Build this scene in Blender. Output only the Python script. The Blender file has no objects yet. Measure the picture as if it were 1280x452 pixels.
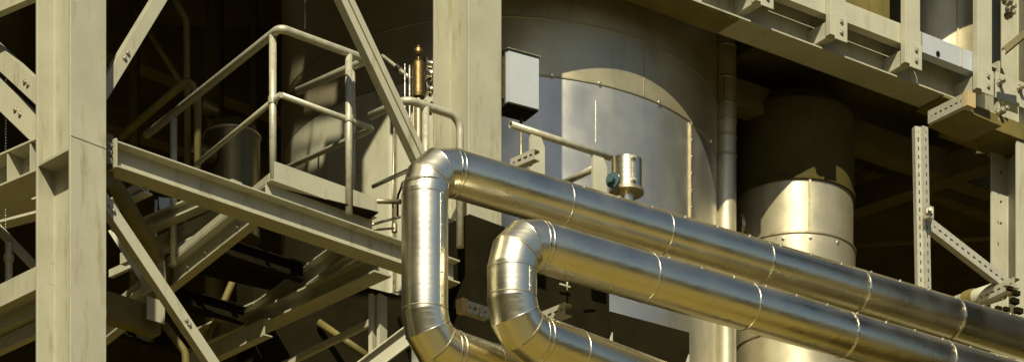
import bpy, bmesh, math, random
from mathutils import Vector, Matrix, noise

random.seed(7)
SC = bpy.context.scene
COL = SC.collection
F, YH, CAMZ = 3000.0, 1500.0, 1.6            # focal length and horizon of the survey (pixels of the 1280 px photo), eye height
Z = Vector((0, 0, 1))

# ------------------------------------------------------------------ survey helpers
def P(x, y, d):
    return Vector(((x - 640) / F * d, d, CAMZ + (YH - y) / F * d))

def hz(x1, y1, d1, x2, y2):
    """both ends of a horizontal edge: the far end's distance follows from its height"""
    return P(x1, y1, d1), P(x2, y2, d1 * (YH - y1) / (YH - y2))

def on_line(p0, p1, x):
    k = (x - 640) / F
    e = p1 - p0
    t = (k * p0.y - p0.x) / (e.x - k * e.y)
    return p0 + e * t

def U(az): a = math.radians(az); return Vector((math.cos(a), math.sin(a), 0))
def V(az): a = math.radians(az); return Vector((-math.sin(a), math.cos(a), 0))

# ------------------------------------------------------------------ materials
def mat(name, base, rough=.5, metal=0., var=.25, scale=6., stain=None, streak=0., bump=.0, bscale=60., aniso=None, dent=0., rvar=.1, stain_amt=.5, stain_scale=2.5, rust=0., spec=.5):
    m = bpy.data.materials.new(name); m.use_nodes = True
    nt = m.node_tree; N = nt.nodes; L = nt.links
    b = N['Principled BSDF']
    b.inputs['Roughness'].default_value = rough; b.inputs['Metallic'].default_value = metal; b.inputs['Specular IOR Level'].default_value = spec
    tc = N.new('ShaderNodeTexCoord')
    n1 = N.new('ShaderNodeTexNoise'); n1.inputs['Scale'].default_value = scale; n1.inputs['Detail'].default_value = 6; n1.inputs['Roughness'].default_value = .65
    L.new(tc.outputs['Object'], n1.inputs['Vector'])
    r1 = N.new('ShaderNodeValToRGB')
    r1.color_ramp.elements[0].position = .3; r1.color_ramp.elements[1].position = .7
    lo = [c * (1 - var) for c in base]; hi = [min(1, c * (1 + var * .45)) for c in base]
    r1.color_ramp.elements[0].color = (*lo, 1); r1.color_ramp.elements[1].color = (*hi, 1)
    L.new(n1.outputs['Fac'], r1.inputs['Fac'])
    col = r1.outputs['Color']
    if stain:
        mp = N.new('ShaderNodeMapping'); mp.inputs['Scale'].default_value = (1, 1, .18 if streak else 1)
        L.new(tc.outputs['Object'], mp.inputs['Vector'])
        n2 = N.new('ShaderNodeTexNoise'); n2.inputs['Scale'].default_value = stain_scale * (4 if streak else 1); n2.inputs['Detail'].default_value = 8; n2.inputs['Roughness'].default_value = .7
        L.new(mp.outputs['Vector'], n2.inputs['Vector'])
        r2 = N.new('ShaderNodeValToRGB'); r2.color_ramp.elements[0].position = .54; r2.color_ramp.elements[1].position = .74
        r2.color_ramp.elements[0].color = (0, 0, 0, 1); r2.color_ramp.elements[1].color = (stain_amt,) * 3 + (1,)
        L.new(n2.outputs['Fac'], r2.inputs['Fac'])
        mx = N.new('ShaderNodeMix'); mx.data_type = 'RGBA'
        L.new(r2.outputs['Color'], mx.inputs['Factor']); L.new(col, mx.inputs['A']); mx.inputs['B'].default_value = (*stain, 1)
        col = mx.outputs['Result']
    if rust:
        n4 = N.new('ShaderNodeTexNoise'); n4.inputs['Scale'].default_value = 13; n4.inputs['Detail'].default_value = 9; n4.inputs['Roughness'].default_value = .78
        L.new(tc.outputs['Object'], n4.inputs['Vector'])
        r4 = N.new('ShaderNodeValToRGB'); r4.color_ramp.elements[0].position = .63; r4.color_ramp.elements[1].position = .72
        r4.color_ramp.elements[0].color = (0, 0, 0, 1); r4.color_ramp.elements[1].color = (rust,) * 3 + (1,)
        L.new(n4.outputs['Fac'], r4.inputs['Fac'])
        m4 = N.new('ShaderNodeMix'); m4.data_type = 'RGBA'
        L.new(r4.outputs['Color'], m4.inputs['Factor']); L.new(col, m4.inputs['A']); m4.inputs['B'].default_value = (.13, .085, .035, 1)
        col = m4.outputs['Result']
    L.new(col, b.inputs['Base Color'])
    n3 = N.new('ShaderNodeTexNoise'); n3.inputs['Scale'].default_value = scale * 1.7; n3.inputs['Detail'].default_value = 5
    L.new(tc.outputs['Object'], n3.inputs['Vector'])
    mr = N.new('ShaderNodeMapRange'); mr.inputs['From Min'].default_value = .3; mr.inputs['From Max'].default_value = .7
    mr.inputs['To Min'].default_value = max(.02, rough - rvar); mr.inputs['To Max'].default_value = min(1, rough + rvar)
    L.new(n3.outputs['Fac'], mr.inputs['Value']); L.new(mr.outputs['Result'], b.inputs['Roughness'])
    last = None
    if dent:
        nd = N.new('ShaderNodeTexNoise'); nd.inputs['Scale'].default_value = 1.6; nd.inputs['Detail'].default_value = 2
        L.new(tc.outputs['Object'], nd.inputs['Vector'])
        bp = N.new('ShaderNodeBump'); bp.inputs['Strength'].default_value = 1; bp.inputs['Distance'].default_value = dent
        L.new(nd.outputs['Fac'], bp.inputs['Height']); last = bp
    if bump:
        nb = N.new('ShaderNodeTexNoise'); nb.inputs['Scale'].default_value = bscale; nb.inputs['Detail'].default_value = 3
        if aniso:
            ma = N.new('ShaderNodeMapping'); ma.inputs['Rotation'].default_value = (0, 0, math.radians(-aniso)); ma.inputs['Scale'].default_value = (.03, 1, 1)
            ma.vector_type = 'TEXTURE' if False else 'POINT'
            L.new(tc.outputs['Object'], ma.inputs['Vector']); L.new(ma.outputs['Vector'], nb.inputs['Vector'])
        else:
            L.new(tc.outputs['Object'], nb.inputs['Vector'])
        bp2 = N.new('ShaderNodeBump'); bp2.inputs['Strength'].default_value = .6; bp2.inputs['Distance'].default_value = bump
        L.new(nb.outputs['Fac'], bp2.inputs['Height'])
        if last: L.new(last.outputs['Normal'], bp2.inputs['Normal'])
        last = bp2
    if last: L.new(last.outputs['Normal'], b.inputs['Normal'])
    return m

M = dict(
    cream=mat('cream_paint', (.385, .37, .265), .48, 0, .14, 2.5, (.20, .16, .07), 1, .0012, 70, stain_amt=.9, rust=.6),
    pale=mat('pale_paint', (.43, .415, .31), .45, 0, .14, 4, (.26, .20, .10), 1, .001, 80, stain_amt=.55, rust=.5),
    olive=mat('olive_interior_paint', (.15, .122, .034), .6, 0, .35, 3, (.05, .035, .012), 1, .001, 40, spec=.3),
    black=mat('near_black', (.013, .0105, .003), .9, 0, .4, 4, spec=.08),  # near-black base colour with random variation
    tube=mat('galvanised_tube', (.45, .43, .31), .42, .25, .25, 22, (.32, .26, .14), 0, .0006, 80, stain_amt=.5, stain_scale=9),
    zinc=mat('zinc_strut', (.47, .45, .35), .42, .3, .2, 25),
    clad=mat('aluminium_cladding', (.93, .865, .64), .30, 1, .08, 2, None, 0, .0028, 26, 35, .006, .05),
    tank=mat('tank_cladding', (.60, .575, .48), .36, .85, .14, 2.2, (.40, .35, .22), 1, .0006, 50, None, .010, .08, .4, 1.2),
    tanktop=mat('tank_upper_cladding', (.50, .44, .27), .38, .65, .18, 2.2, (.25, .2, .09), 1, .0006, 50, None, .008, .08, .4, 1.2),
    vessel=mat('vessel_cladding', (.56, .50, .33), .38, .7, .15, 3, (.45, .36, .18), 1, .0006, 50, None, .010, .08, .4, 1.5),
    dim=mat('dim_wall_and_vessel_shade', (.085, .070, .020), .8, 0, .4, 1.2, (.03, .025, .01), 1, spec=.1),  # walls and decks; also puts shadow on the squat vessel's upper part
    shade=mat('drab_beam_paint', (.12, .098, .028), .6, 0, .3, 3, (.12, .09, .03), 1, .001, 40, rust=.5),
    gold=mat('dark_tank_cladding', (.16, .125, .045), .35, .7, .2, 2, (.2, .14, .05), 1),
    band=mat('bright_band', (.85, .82, .72), .25, 1, .08, 20),
    seam=mat('dull_seam', (.42, .37, .24), .45, .8, .2, 20),
    brass=mat('brass', (.24, .17, .07), .45, .9, .3, 30),
    boxp=mat('grey_sheet', (.40, .43, .45), .4, 0, .08, 6),
    orange=mat('orange_cap', (.46, .35, .18), .55, 0, .2, 40),
    teal=mat('teal_paint', (.05, .10, .10), .4, 0, .3, 30),
    bolt=mat('bolt_steel', (.42, .39, .29), .4, .6, .25, 50),
    ground=mat('ochre_gravel', (.19, .145, .03), .9, 0, .35, .5, (.07, .06, .02), 0, .02, 20),
    ochre=mat('ochre_render', (.42, .32, .12), .8, 0, .25, .6, (.2, .15, .06), 1),
    concrete=mat('worn_asphalt', (.10, .085, .035), .85, 0, .2, .7),
)

# ------------------------------------------------------------------ mesh helpers
def nb(): return bmesh.new()

def prism(bm, prof, p0, p1, up=None):
    """closed outline (side, up) swept from p0 to p1; side points away from the street for a run listed left to right"""
    ax = (p1 - p0).normalized()
    if up is None: up = Z
    side = up.cross(ax).normalized(); upv = ax.cross(side).normalized()
    a = [bm.verts.new(p0 + side * s + upv * t) for s, t in prof]
    b = [bm.verts.new(p1 + side * s + upv * t) for s, t in prof]
    n = len(prof)
    fs = [bm.faces.new((a[i], a[(i + 1) % n], b[(i + 1) % n], b[i])) for i in range(n)]
    fs += [bm.faces.new(list(reversed(a))), bm.faces.new(b)]
    return bm

def I(b, h, tf=.014, tw=.009, a0=0., z0=0.):
    c = b / 2
    return [(a0 + x, z0 + y) for x, y in ((0, 0), (b, 0), (b, tf), (c + tw / 2, tf), (c + tw / 2, h - tf), (b, h - tf), (b, h), (0, h), (0, h - tf), (c - tw / 2, h - tf), (c - tw / 2, tf), (0, tf))]

def C_back(b, h, t=.010, a0=0., z0=0.):       # web to the front, flanges to the back
    return [(a0 + x, z0 + y) for x, y in ((0, 0), (b, 0), (b, t), (t, t), (t, h - t), (b, h - t), (b, h), (0, h))]

def C_front(b, h, t=.012, a0=0., z0=0.):      # open to the front
    return [(a0 + x, z0 + y) for x, y in ((0, 0), (b, 0), (b, h), (0, h), (0, h - t), (b - t, h - t), (b - t, t), (0, t))]

def R(b, h, a0=0., z0=0.): return [(a0, z0), (a0 + b, z0), (a0 + b, z0 + h), (a0, z0 + h)]

def box(bm, c, ex, ey, ez, hx, hy, hz_):
    vs = [bm.verts.new(c + ex * (hx * i) + ey * (hy * j) + ez * (hz_ * k)) for i in (-1, 1) for j in (-1, 1) for k in (-1, 1)]
    for q in ((0, 1, 3, 2), (4, 6, 7, 5), (0, 4, 5, 1), (2, 3, 7, 6), (0, 2, 6, 4), (1, 5, 7, 3)):
        bm.faces.new([vs[i] for i in q])

def fillet(pts, r, n=6):
    out = [pts[0]]
    for i in range(1, len(pts) - 1):
        a, p, b = pts[i - 1], pts[i], pts[i + 1]
        d1 = (a - p).normalized(); d2 = (b - p).normalized()
        ang = d1.angle(d2); t = min(r / math.tan(ang / 2), (a - p).length * .48, (b - p).length * .48)
        rr = t * math.tan(ang / 2)
        c = p + (d1 + d2).normalized() * (rr / math.sin(ang / 2))
        s = p + d1 * t - c; e = p + d2 * t - c
        tot = s.angle(e); axis = s.cross(e).normalized()
        for k in range(n + 1):
            out.append(c + Matrix.Rotation(tot * k / n, 3, axis) @ s)
    out.append(pts[-1])
    return out

def tube(bm, pts, r, seg=20, gores=False, caps=True, hollow=0):
    """round tube along a polyline, mitred at its corners; gores=True keeps each length a facet of its own like insulation cladding"""
    n = len(pts)
    dirs = [(pts[i + 1] - pts[i]).normalized() for i in range(n - 1)]
    nrm = Z.cross(dirs[0])
    if nrm.length < .1: nrm = Vector((1, 0, 0)).cross(dirs[0])
    nrm.normalize()
    rings = []
    for i in range(n):
        if i == 0: pl = dirs[0]
        elif i == n - 1: pl = dirs[-1]
        else: pl = (dirs[i - 1] + dirs[i]).normalized()
        d = dirs[max(0, i - 1)]
        if i > 1:
            q = dirs[i - 2].rotation_difference(dirs[i - 1]); nrm = q @ nrm
        bi = d.cross(nrm).normalized()
        ring = []
        for k in range(seg):
            a = 2 * math.pi * k / seg
            v = nrm * (math.cos(a) * r) + bi * (math.sin(a) * r)
            v = v - d * (v.dot(pl) / d.dot(pl))
            ring.append(pts[i] + v)
        rings.append(ring)
    prev = None
    for i in range(n - 1):
        A = [bm.verts.new(v) for v in rings[i]] if (gores or prev is None) else prev
        B = [bm.verts.new(v) for v in rings[i + 1]]
        for k in range(seg):
            f = bm.faces.new((A[k], A[(k + 1) % seg], B[(k + 1) % seg], B[k])); f.smooth = True
        if i == 0 and caps:
            if hollow:
                ctr = pts[0]; I1 = [bm.verts.new(ctr + (v.co - ctr) * hollow) for v in A]
                I2 = [bm.verts.new(ctr + dirs[0] * (r * 3) + (v.co - ctr) * hollow) for v in A]
                for k in range(seg):
                    k2 = (k + 1) % seg
                    bm.faces.new((A[k2], A[k], I1[k], I1[k2])); bm.faces.new((I1[k2], I1[k], I2[k], I2[k2]))
                bm.faces.new(list(reversed(I2)))
            else: bm.faces.new(list(reversed(A)))
        prev = B
    if caps: bm.faces.new(prev)
    return bm

def lathe(bm, prof, c, seg=48, ax=Z, sharp=True):
    """profile (radius, height) turned about an axis through c"""
    n0 = Vector((1, 0, 0)) if abs(ax.x) < .8 else Vector((0, 0, 1))
    e1 = ax.cross(n0).normalized(); e2 = ax.cross(e1).normalized()
    for i in range(len(prof) - 1):
        (r0, z0), (r1, z1) = prof[i], prof[i + 1]
        A = []; B = []
        for k in range(seg):
            a = 2 * math.pi * k / seg; q = e1 * math.cos(a) + e2 * math.sin(a)
            A.append(bm.verts.new(c + q * max(r0, 1e-5) + ax * z0)); B.append(bm.verts.new(c + q * max(r1, 1e-5) + ax * z1))
        for k in range(seg):
            f = bm.faces.new((A[k], A[(k + 1) % seg], B[(k + 1) % seg], B[k])); f.smooth = True
    return bm

def hoop(bm, c, ax, r, w=.022, t=.004, seg=40):
    """flat strap round a pipe with a rounded back"""
    lathe(bm, [(r - .004, -w / 2), (r + t * .7, -w / 2), (r + t, -w / 4), (r + t, w / 4), (r + t * .7, w / 2), (r - .004, w / 2)], c, seg, ax)

def hexbolt(bm, c, ax, r=.014, h=.012):
    lathe(bm, [(0, -h), (r * 1.5, -h), (r * 1.5, 0), (0, 0)], c, 14, ax)
    lathe(bm, [(r, 0), (r, h), (r * .8, h * 1.15), (0, h * 1.15)], c, 6, ax)

def perforated(bm, p0, p1, w, depth, up=None, pitch=.06, slot=.034, sw=.016, t=.004, flip=False):
    """slotted channel: front web with a row of slots, slotted flange on the top side"""
    ax = (p1 - p0).normalized(); up = up or Z
    side = up.cross(ax).normalized(); upv = ax.cross(side).normalized()
    if flip: side = -side
    L = (p1 - p0).length; mid = (p0 + p1) / 2; e = (w - sw) / 4
    for s in (-1, 1):
        box(bm, mid + upv * (s * (w / 2 - e)), ax, side, upv, L / 2, t / 2, e)
        box(bm, mid + upv * (s * (w / 2 - t / 2 - .0005)) + side * (depth / 2 + t / 2), ax, side, upv, L / 2, depth / 2, t / 2)
        box(bm, mid + upv * (s * (w / 2 - .008)) + side * (depth + t / 2 + t / 2), ax, side, upv, L / 2, t / 2, .0075)
    n = max(1, int(L / pitch)); bl = (pitch - slot)
    for k in range(n + 1):
        c = p0 + ax * min(L - bl / 2, max(bl / 2, k * L / n))
        box(bm, c, ax, side, upv, bl / 2, t / 2 * .98, sw / 2)

# ------------------------------------------------------------------ objects
def wloc(o):
    v = Vector((0, 0, 0))
    while o: v += o.location; o = o.parent
    return v

def obj(name, bm, m, parent=None, base=True, weld=True):
    bmesh.ops.recalc_face_normals(bm, faces=bm.faces)
    me = bpy.data.meshes.new(name)
    if parent: off = wloc(parent)
    elif base:
        xs = [v.co for v in bm.verts]
        off = Vector(((min(v.x for v in xs) + max(v.x for v in xs)) / 2, (min(v.y for v in xs) + max(v.y for v in xs)) / 2, min(v.z for v in xs)))
    else: off = Vector((0, 0, 0))
    bmesh.ops.translate(bm, verts=bm.verts, vec=-off)
    bm.to_mesh(me); bm.free()
    me.materials.append(M[m])
    o = bpy.data.objects.new(name, me); COL.objects.link(o)
    if parent: o.parent = parent
    else: o.location = off
    return o

def tag(o, label, cat, group=None, kind='thing'):
    o['label'] = label; o['category'] = cat; o['kind'] = kind
    if group: o['group'] = group
    return o

def thing(name, loc, label, cat, group=None):
    o = bpy.data.objects.new(name, None); o.empty_display_size = .1; COL.objects.link(o); o.location = loc
    return tag(o, label, cat, group)

def solo(name, bm, m, label, cat, group=None): return tag(obj(name, bm, m), label, cat, group)
def struct(name, bm, m):
    o = obj(name, bm, m); o['kind'] = 'structure'; return o

def bevel(o, w=.003):
    md = o.modifiers.new('edge', 'BEVEL'); md.width = w; md.segments = 2; md.limit_method = 'ANGLE'; md.angle_limit = math.radians(50)
    return o

# ================================================================== SETTING
bm = nb(); s = 400
box(bm, Vector((0, 0, -.5)), Vector((1, 0, 0)), Vector((0, 1, 0)), Z, s, s, .5)
struct('ground', bm, 'ground')
bm = nb(); box(bm, Vector((0, 5, .002)), Vector((1, 0, 0)), Vector((0, 1, 0)), Z, 30, 5.5, .002)
struct('road', bm, 'concrete')

# ------------------------------------------------------------------ left frame: column A, beam L, braces
AZ = 42.
def h_column(name, x, d, xl, xr, az, z0, z1, label, stiff=(), tf=.022, m='cream'):
    u, v = U(az), V(az)
    c = P(x, 0, d); c.z = 0
    kr = (xr - 640) / F; kl = (xl - 640) / F
    w = (kr * c.y - c.x) / (u.x - kr * u.y); h = (kl * c.y - c.x) / (v.x - kl * v.y)
    root = thing(name, Vector((c.x, c.y, z0)), label, 'steel column')
    bm = nb()
    prof = [(0, 0), (w, 0), (w, tf), (w / 2 + .008, tf), (w / 2 + .008, h - tf), (w, h - tf), (w, h), (0, h), (0, h - tf), (w / 2 - .008, h - tf), (w / 2 - .008, tf), (0, tf)]
    a = [bm.verts.new(c + u * p + v * q + Z * z0) for p, q in prof]; b = [bm.verts.new(c + u * p + v * q + Z * z1) for p, q in prof]
    n = len(prof)
    for i in range(n): bm.faces.new((a[i], a[(i + 1) % n], b[(i + 1) % n], b[i]))
    bm.faces.new(list(reversed(a))); bm.faces.new(b)
    bevel(obj('shaft', bm, m, root), .004)
    for y in stiff:
        bm = nb(); zc = P(x, y, d).z
        for sd in (0, 1):
            q = [(0.004, tf + .001), (w / 2 - .009, tf + .001), (w / 2 - .009, h - tf - .001), (0.004, h - tf - .001)]
            if sd: q = [(w - p, r) for p, r in reversed(q)]
            t = [bm.verts.new(c + u * p + v * r + Z * (zc - .008)) for p, r in q]; tt = [bm.verts.new(c + u * p + v * r + Z * (zc + .008)) for p, r in q]
            for i in range(4): bm.faces.new((t[i], t[(i + 1) % 4], tt[(i + 1) % 4], tt[i]))
            bm.faces.new(list(reversed(t))); bm.faces.new(tt)
        obj('stiffener', bm, m, root)
    bm = nb(); box(bm, c + u * (w / 2) + v * (h / 2) + Z * (z0 + .02), u, v, Z, w / 2 + .08, h / 2 + .08, .02)
    obj('base_plate', bm, m, root)
    return root, c, w, h

colA, cA, wA, hA = h_column('steel_column', 88, 15.3, 44.5, 133, 45, 0, 12.6, 'wide cream H-section column with stiffener plate, left end of the long pale beam', stiff=(184, -160))
uA = U(45)
for y in (168,):
    bm = nb(); box(bm, cA + uA * (wA / 2) + Z * P(88, y, 15.3).z - V(45) * .001, uA, V(45), Z, wA / 2 - .004, .003, .006); obj('weld_bead', bm, 'cream', colA)
colB, cB, wB, hB = h_column('steel_column', 585.5, 17.8, 541, 627, AZ, 0, 12.6, 'cream H-section steel column rising from behind the shiny pipe elbow', stiff=())

# black casing round the foot of column B
bm = nb(); u, v = U(AZ), V(AZ)
zt = P(587, 252, 17.55).z
box(bm, cB + u * (wB / 2 - .005) + v * (hB / 2 - .05) + Z * (zt / 2), u, v, Z, wB / 2 + .012, hB / 2 - .02, zt / 2)
solo('column_casing', bm, 'black', 'black sheet casing round the column foot between the two shiny pipe legs', 'casing')

# beam L
p0, p1 = hz(146, 208, 15.7, 575, 354)
uL = (p1 - p0).normalized(); vL = Z.cross(uL)
zL = p0.z
root = thing('steel_beam', p0, 'long pale I-beam running from the left column down behind the vertical shiny pipe', 'steel beam')
bm = nb(); prism(bm, I(.16, .172, .012, .009), p0, p1); bevel(obj('web_and_flanges', bm, 'cream', root), .002)
bm = nb(); box(bm, p0 + uL * -.008 + vL * .08 + Z * .086, uL, vL, Z, .008, .088, .094); obj('end_plate', bm, 'cream', root)
bm = nb(); prism(bm, R(.012, .11, .074, .03), p0 - uL * .22, p0 - uL * .016); obj('cleat', bm, 'cream', root)
# hanging bolt heads at the end plate
for dz in (.03, .14):
    bm = nb(); hexbolt(bm, p0 + uL * -.016 + vL * .03 + Z * dz, -uL, .012, .012); obj('bolt', bm, 'bolt', root)

def brace(x0, y0, d0, x1, y1, d1, wpx, label, prof='C', m='cream', name='steel_brace', depth=.06, ridge=False, cat='brace', bolts=()):
    a, b = P(x0, y0, d0), P(x1, y1, d1)
    if a.x > b.x: a, b = b, a
    w = wpx * (d0 + d1) / 2 / F
    root = thing(name, a.copy(), label, cat)
    ax = (b - a).normalized(); side = Z.cross(ax).normalized(); upv = ax.cross(side)
    bm = nb()
    if prof == 'C': pr = C_back(depth, w, .009, 0, -w / 2)
    elif prof == 'O': pr = C_front(depth, w, .010, 0, -w / 2)
    else: pr = R(.012, w, 0, -w / 2)
    prism(bm, pr, a, b); bevel(obj('bar', bm, m, root), .002)
    if ridge:
        bm = nb(); prism(bm, R(.014, .010, -.014, -.005), a, b); obj('ridge', bm, m, root)
    for t in bolts:
        bm = nb(); hexbolt(bm, a.lerp(b, t) - side * .001, -side, .013, .012); obj('bolt', bm, 'bolt', root)
    return root

def dl(x):                                    # distance of the left frame's mid-plane at an image column
    return on_line(p0 + vL * .05, p1 + vL * .05, x).y
brace(122, 128, dl(122), 232, -52, dl(232), 16, 'flat pale brace rising to the right just right of the left column', depth=.07, bolts=(.30, .335))
brace(118, 228, dl(118), 300, 500, dl(300), 15.5, 'flat pale brace falling to the right below the long pale beam', depth=.07, bolts=(.10, .125, .62, .64))
brace(420, -32, dl(420) - .2, 548, 240, dl(548) - .2, 21, 'flat pale brace with centre ridge crossing before the handrail, above the pipe elbow', ridge=True, depth=.07)
brace(430, 478, 17.2, 512, 416, 17.3, 22, 'open pale channel brace falling to the left behind the lowest shiny elbow', prof='O', depth=.05)
for x, y in ((137, 181), (137, 190), (137, 200)):
    q = P(x, y, dl(x) - .05); bm = nb(); hexbolt(bm, q, -vL, .013, .014); solo('bolt', bm, 'bolt', 'bolt head on the gusset beside the left column, %s of three' % {181: 'top', 190: 'middle', 200: 'lowest'}[y], 'bolt')
# gusset plate where beam L and the two braces meet
bm = nb(); g0 = on_line(p0 + vL * .085, p1 + vL * .085, 128); g1 = on_line(p0 + vL * .085, p1 + vL * .085, 142)
prism(bm, R(.01, .34, 0, -.1), Vector((g0.x, g0.y, zL)), Vector((g1.x, g1.y, zL)))
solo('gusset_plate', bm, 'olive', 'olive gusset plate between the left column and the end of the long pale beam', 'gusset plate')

# ------------------------------------------------------------------ platform with handrail
zP = P(340, 225, 16.95).z
c0 = P(340, 225, 16.95)
e0, eY = hz(340, 225, 16.95, 120, 404)
_, eX = hz(340, 225, 16.95, 470, 271)
uP = (eX - c0).normalized(); vP = (eY - c0).normalized()
root = thing('platform', c0.copy(), 'pale steel access platform with bolted edge channels behind the long beam', 'platform')
wX = (eX - c0).length; wY = (eY - c0).length; bm = nb()
for ta, tb in ((.02, .24), (.36, .56), (.68, .80)): prism(bm, R(wX - .1, .006, .05, -.012), c0 + vP * (wY * tb), c0 + vP * (wY * ta))
obj('floor_plate', bm, 'black', root)
bm = nb()
n = 46
for k in range(n):                             # grating bars
    t = (k + .5) / n
    if .25 < t < .35 or .57 < t < .67 or t > .81: continue
    prism(bm, R(.006, .03, -.003, -.03), c0 + vP * (wY * t) + uP * .05, c0 + vP * (wY * t) + uP * (wX - .05))
for k in range(6):
    prism(bm, R(.006, .02, 0, -.026), c0 + uP * (wX * (k + .5) / 6) + vP * wY, c0 + uP * (wX * (k + .5) / 6) + vP * .05)
bm.free()
bm = nb(); prism(bm, C_front(.075, .235, .011, -.02, -.235), c0 - uP * .02, eX); bevel(obj('edge_channel', bm, 'cream', root), .002)
bm = nb(); prism(bm, C_front(.075, .19, .011, -.02, -.20), eY, c0 + vP * .085 + uP * .0); bevel(obj('edge_channel', bm, 'cream', root), .002)
bm = nb(); prism(bm, C_front(.075, .16, .011, -.07, -.19), eY + uP * wX, eX + vP * .085); obj('edge_channel', bm, 'cream', root)
bm = nb(); prism(bm, R(.006, .13, -.012, .004), c0 + uP * .012, eX); obj('kick_plate', bm, 'cream', root)
bm = nb(); prism(bm, R(.006, .05, -.012, .004), eY, c0 + vP * .02); obj('kick_plate', bm, 'cream', root)
for x, y in ((428, 249), (442, 254)):
    q = on_line(c0, eX, x); bm = nb(); hexbolt(bm, Vector((q.x, q.y, zP - .236)) - Z.cross(uP) * .0, -Z, .016, .014); obj('bolt', bm, 'bolt', root)
for x in (365, 455):
    q = on_line(c0, eX, x); bm = nb(); hexbolt(bm, Vector((q.x, q.y, zP - .1)) + Z.cross(uP) * .044, -Z.cross(uP), .013, .012); obj('bolt', bm, 'bolt', root)
for x in (230, 252, 292):
    q = on_line(c0, eY, x); bm = nb(); hexbolt(bm, Vector((q.x, q.y, zP - .1)) - uP * -.042, -uP, .013, .012); obj('bolt', bm, 'bolt', root)
for t in (.3, .62, .9):
    bm = nb(); prism(bm, I(.09, .12, .008, .007, 0, -.16), c0 + vP * (wY * t) + uP * .06, c0 + vP * (wY * t) + uP * (wX - .08)); obj('joist', bm, 'black', root)

r0, rl = hz(350, 35, 17.0, 183, 169)
_, rr = hz(350, 35, 17.0, 459, 75)
_, rb = hz(459, 75, rr.y, 372, 114)
rail = thing('handrail', Vector((c0.x, c0.y, zP)), 'pale tubular handrail with slim posts round the platform corner', 'handrail')
bm = nb(); tube(bm, fillet([rl, r0, rr, rb], .05, 6), .029, 16); obj('top_rail', bm, 'tube', rail)
m0, ml = hz(352, 119, 17.0, 246, 205)
_, mr_ = hz(352, 119, 17.0, 466, 161)
_, mb = hz(466, 161, mr_.y, 345, 216)
bm = nb(); tube(bm, fillet([mb, mr_, m0], .03, 4), .021, 14); tube(bm, [m0 - uP * .01, ml], .019, 14); obj('mid_rail', bm, 'tube', rail)
for x, ln, yb in ((340, (r0, rl), None), (217, (r0, rl), None), (436, (r0, rr), None)):
    q = on_line(*ln, x) if x != 340 else on_line(r0, rl, 341)
    bm = nb(); tube(bm, [Vector((q.x, q.y, zP - .06)), Vector((q.x, q.y, q.z - .01))], .0265, 16); obj('post', bm, 'tube', rail)
    zz = m0.z
    bm = nb(); hoop(bm, Vector((q.x, q.y, zz)), Z, .0265, .05, .008, 16); obj('collar', bm, 'tube', rail)
q = on_line(rr, rb, 440); bm = nb(); tube(bm, [Vector((q.x, q.y, zP - .06)), Vector((q.x, q.y, q.z))], .0235, 12); obj('post', bm, 'tube', rail)

# second, looped handrail above the pipe elbow
a, b = hz(463, 145, 17.62, 508, 124)
_, c = hz(508, 124, b.y, 575, 147)
low = P(575, 215, c.y)
rail = thing('handrail', Vector((b.x, b.y, zP)), 'short looped tube handrail above the vertical shiny pipe, left of the middle column', 'handrail')
bm = nb(); tube(bm, fillet([a, b, c, Vector((c.x, c.y, c.z - .95))], .09, 8), .029, 16); obj('top_rail', bm, 'tube', rail)
q = on_line(b, c, 532); bm = nb(); tube(bm, [Vector((q.x, q.y, q.z - .95)), q], .027, 14); obj('post', bm, 'tube', rail)
a2, b2 = hz(466, 233, 17.7, 512, 212)
bm = nb(); tube(bm, [a2, b2 + (b2 - a2) * .2], .015, 12); obj('mid_rail', bm, 'tube', rail)

# ------------------------------------------------------------------ shiny pipes
def elbow(p, din, dout, r, n=3):
    """centre-line points of a gored bend at corner p"""
    s = p - din * r; c = s + (dout - din * dout.dot(din)).normalized() * r
    ax = din.cross(dout).normalized(); tot = din.angle(dout)
    return [c + Matrix.Rotation(tot * k / n, 3, ax) @ (s - c) for k in range(n + 1)]

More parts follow.
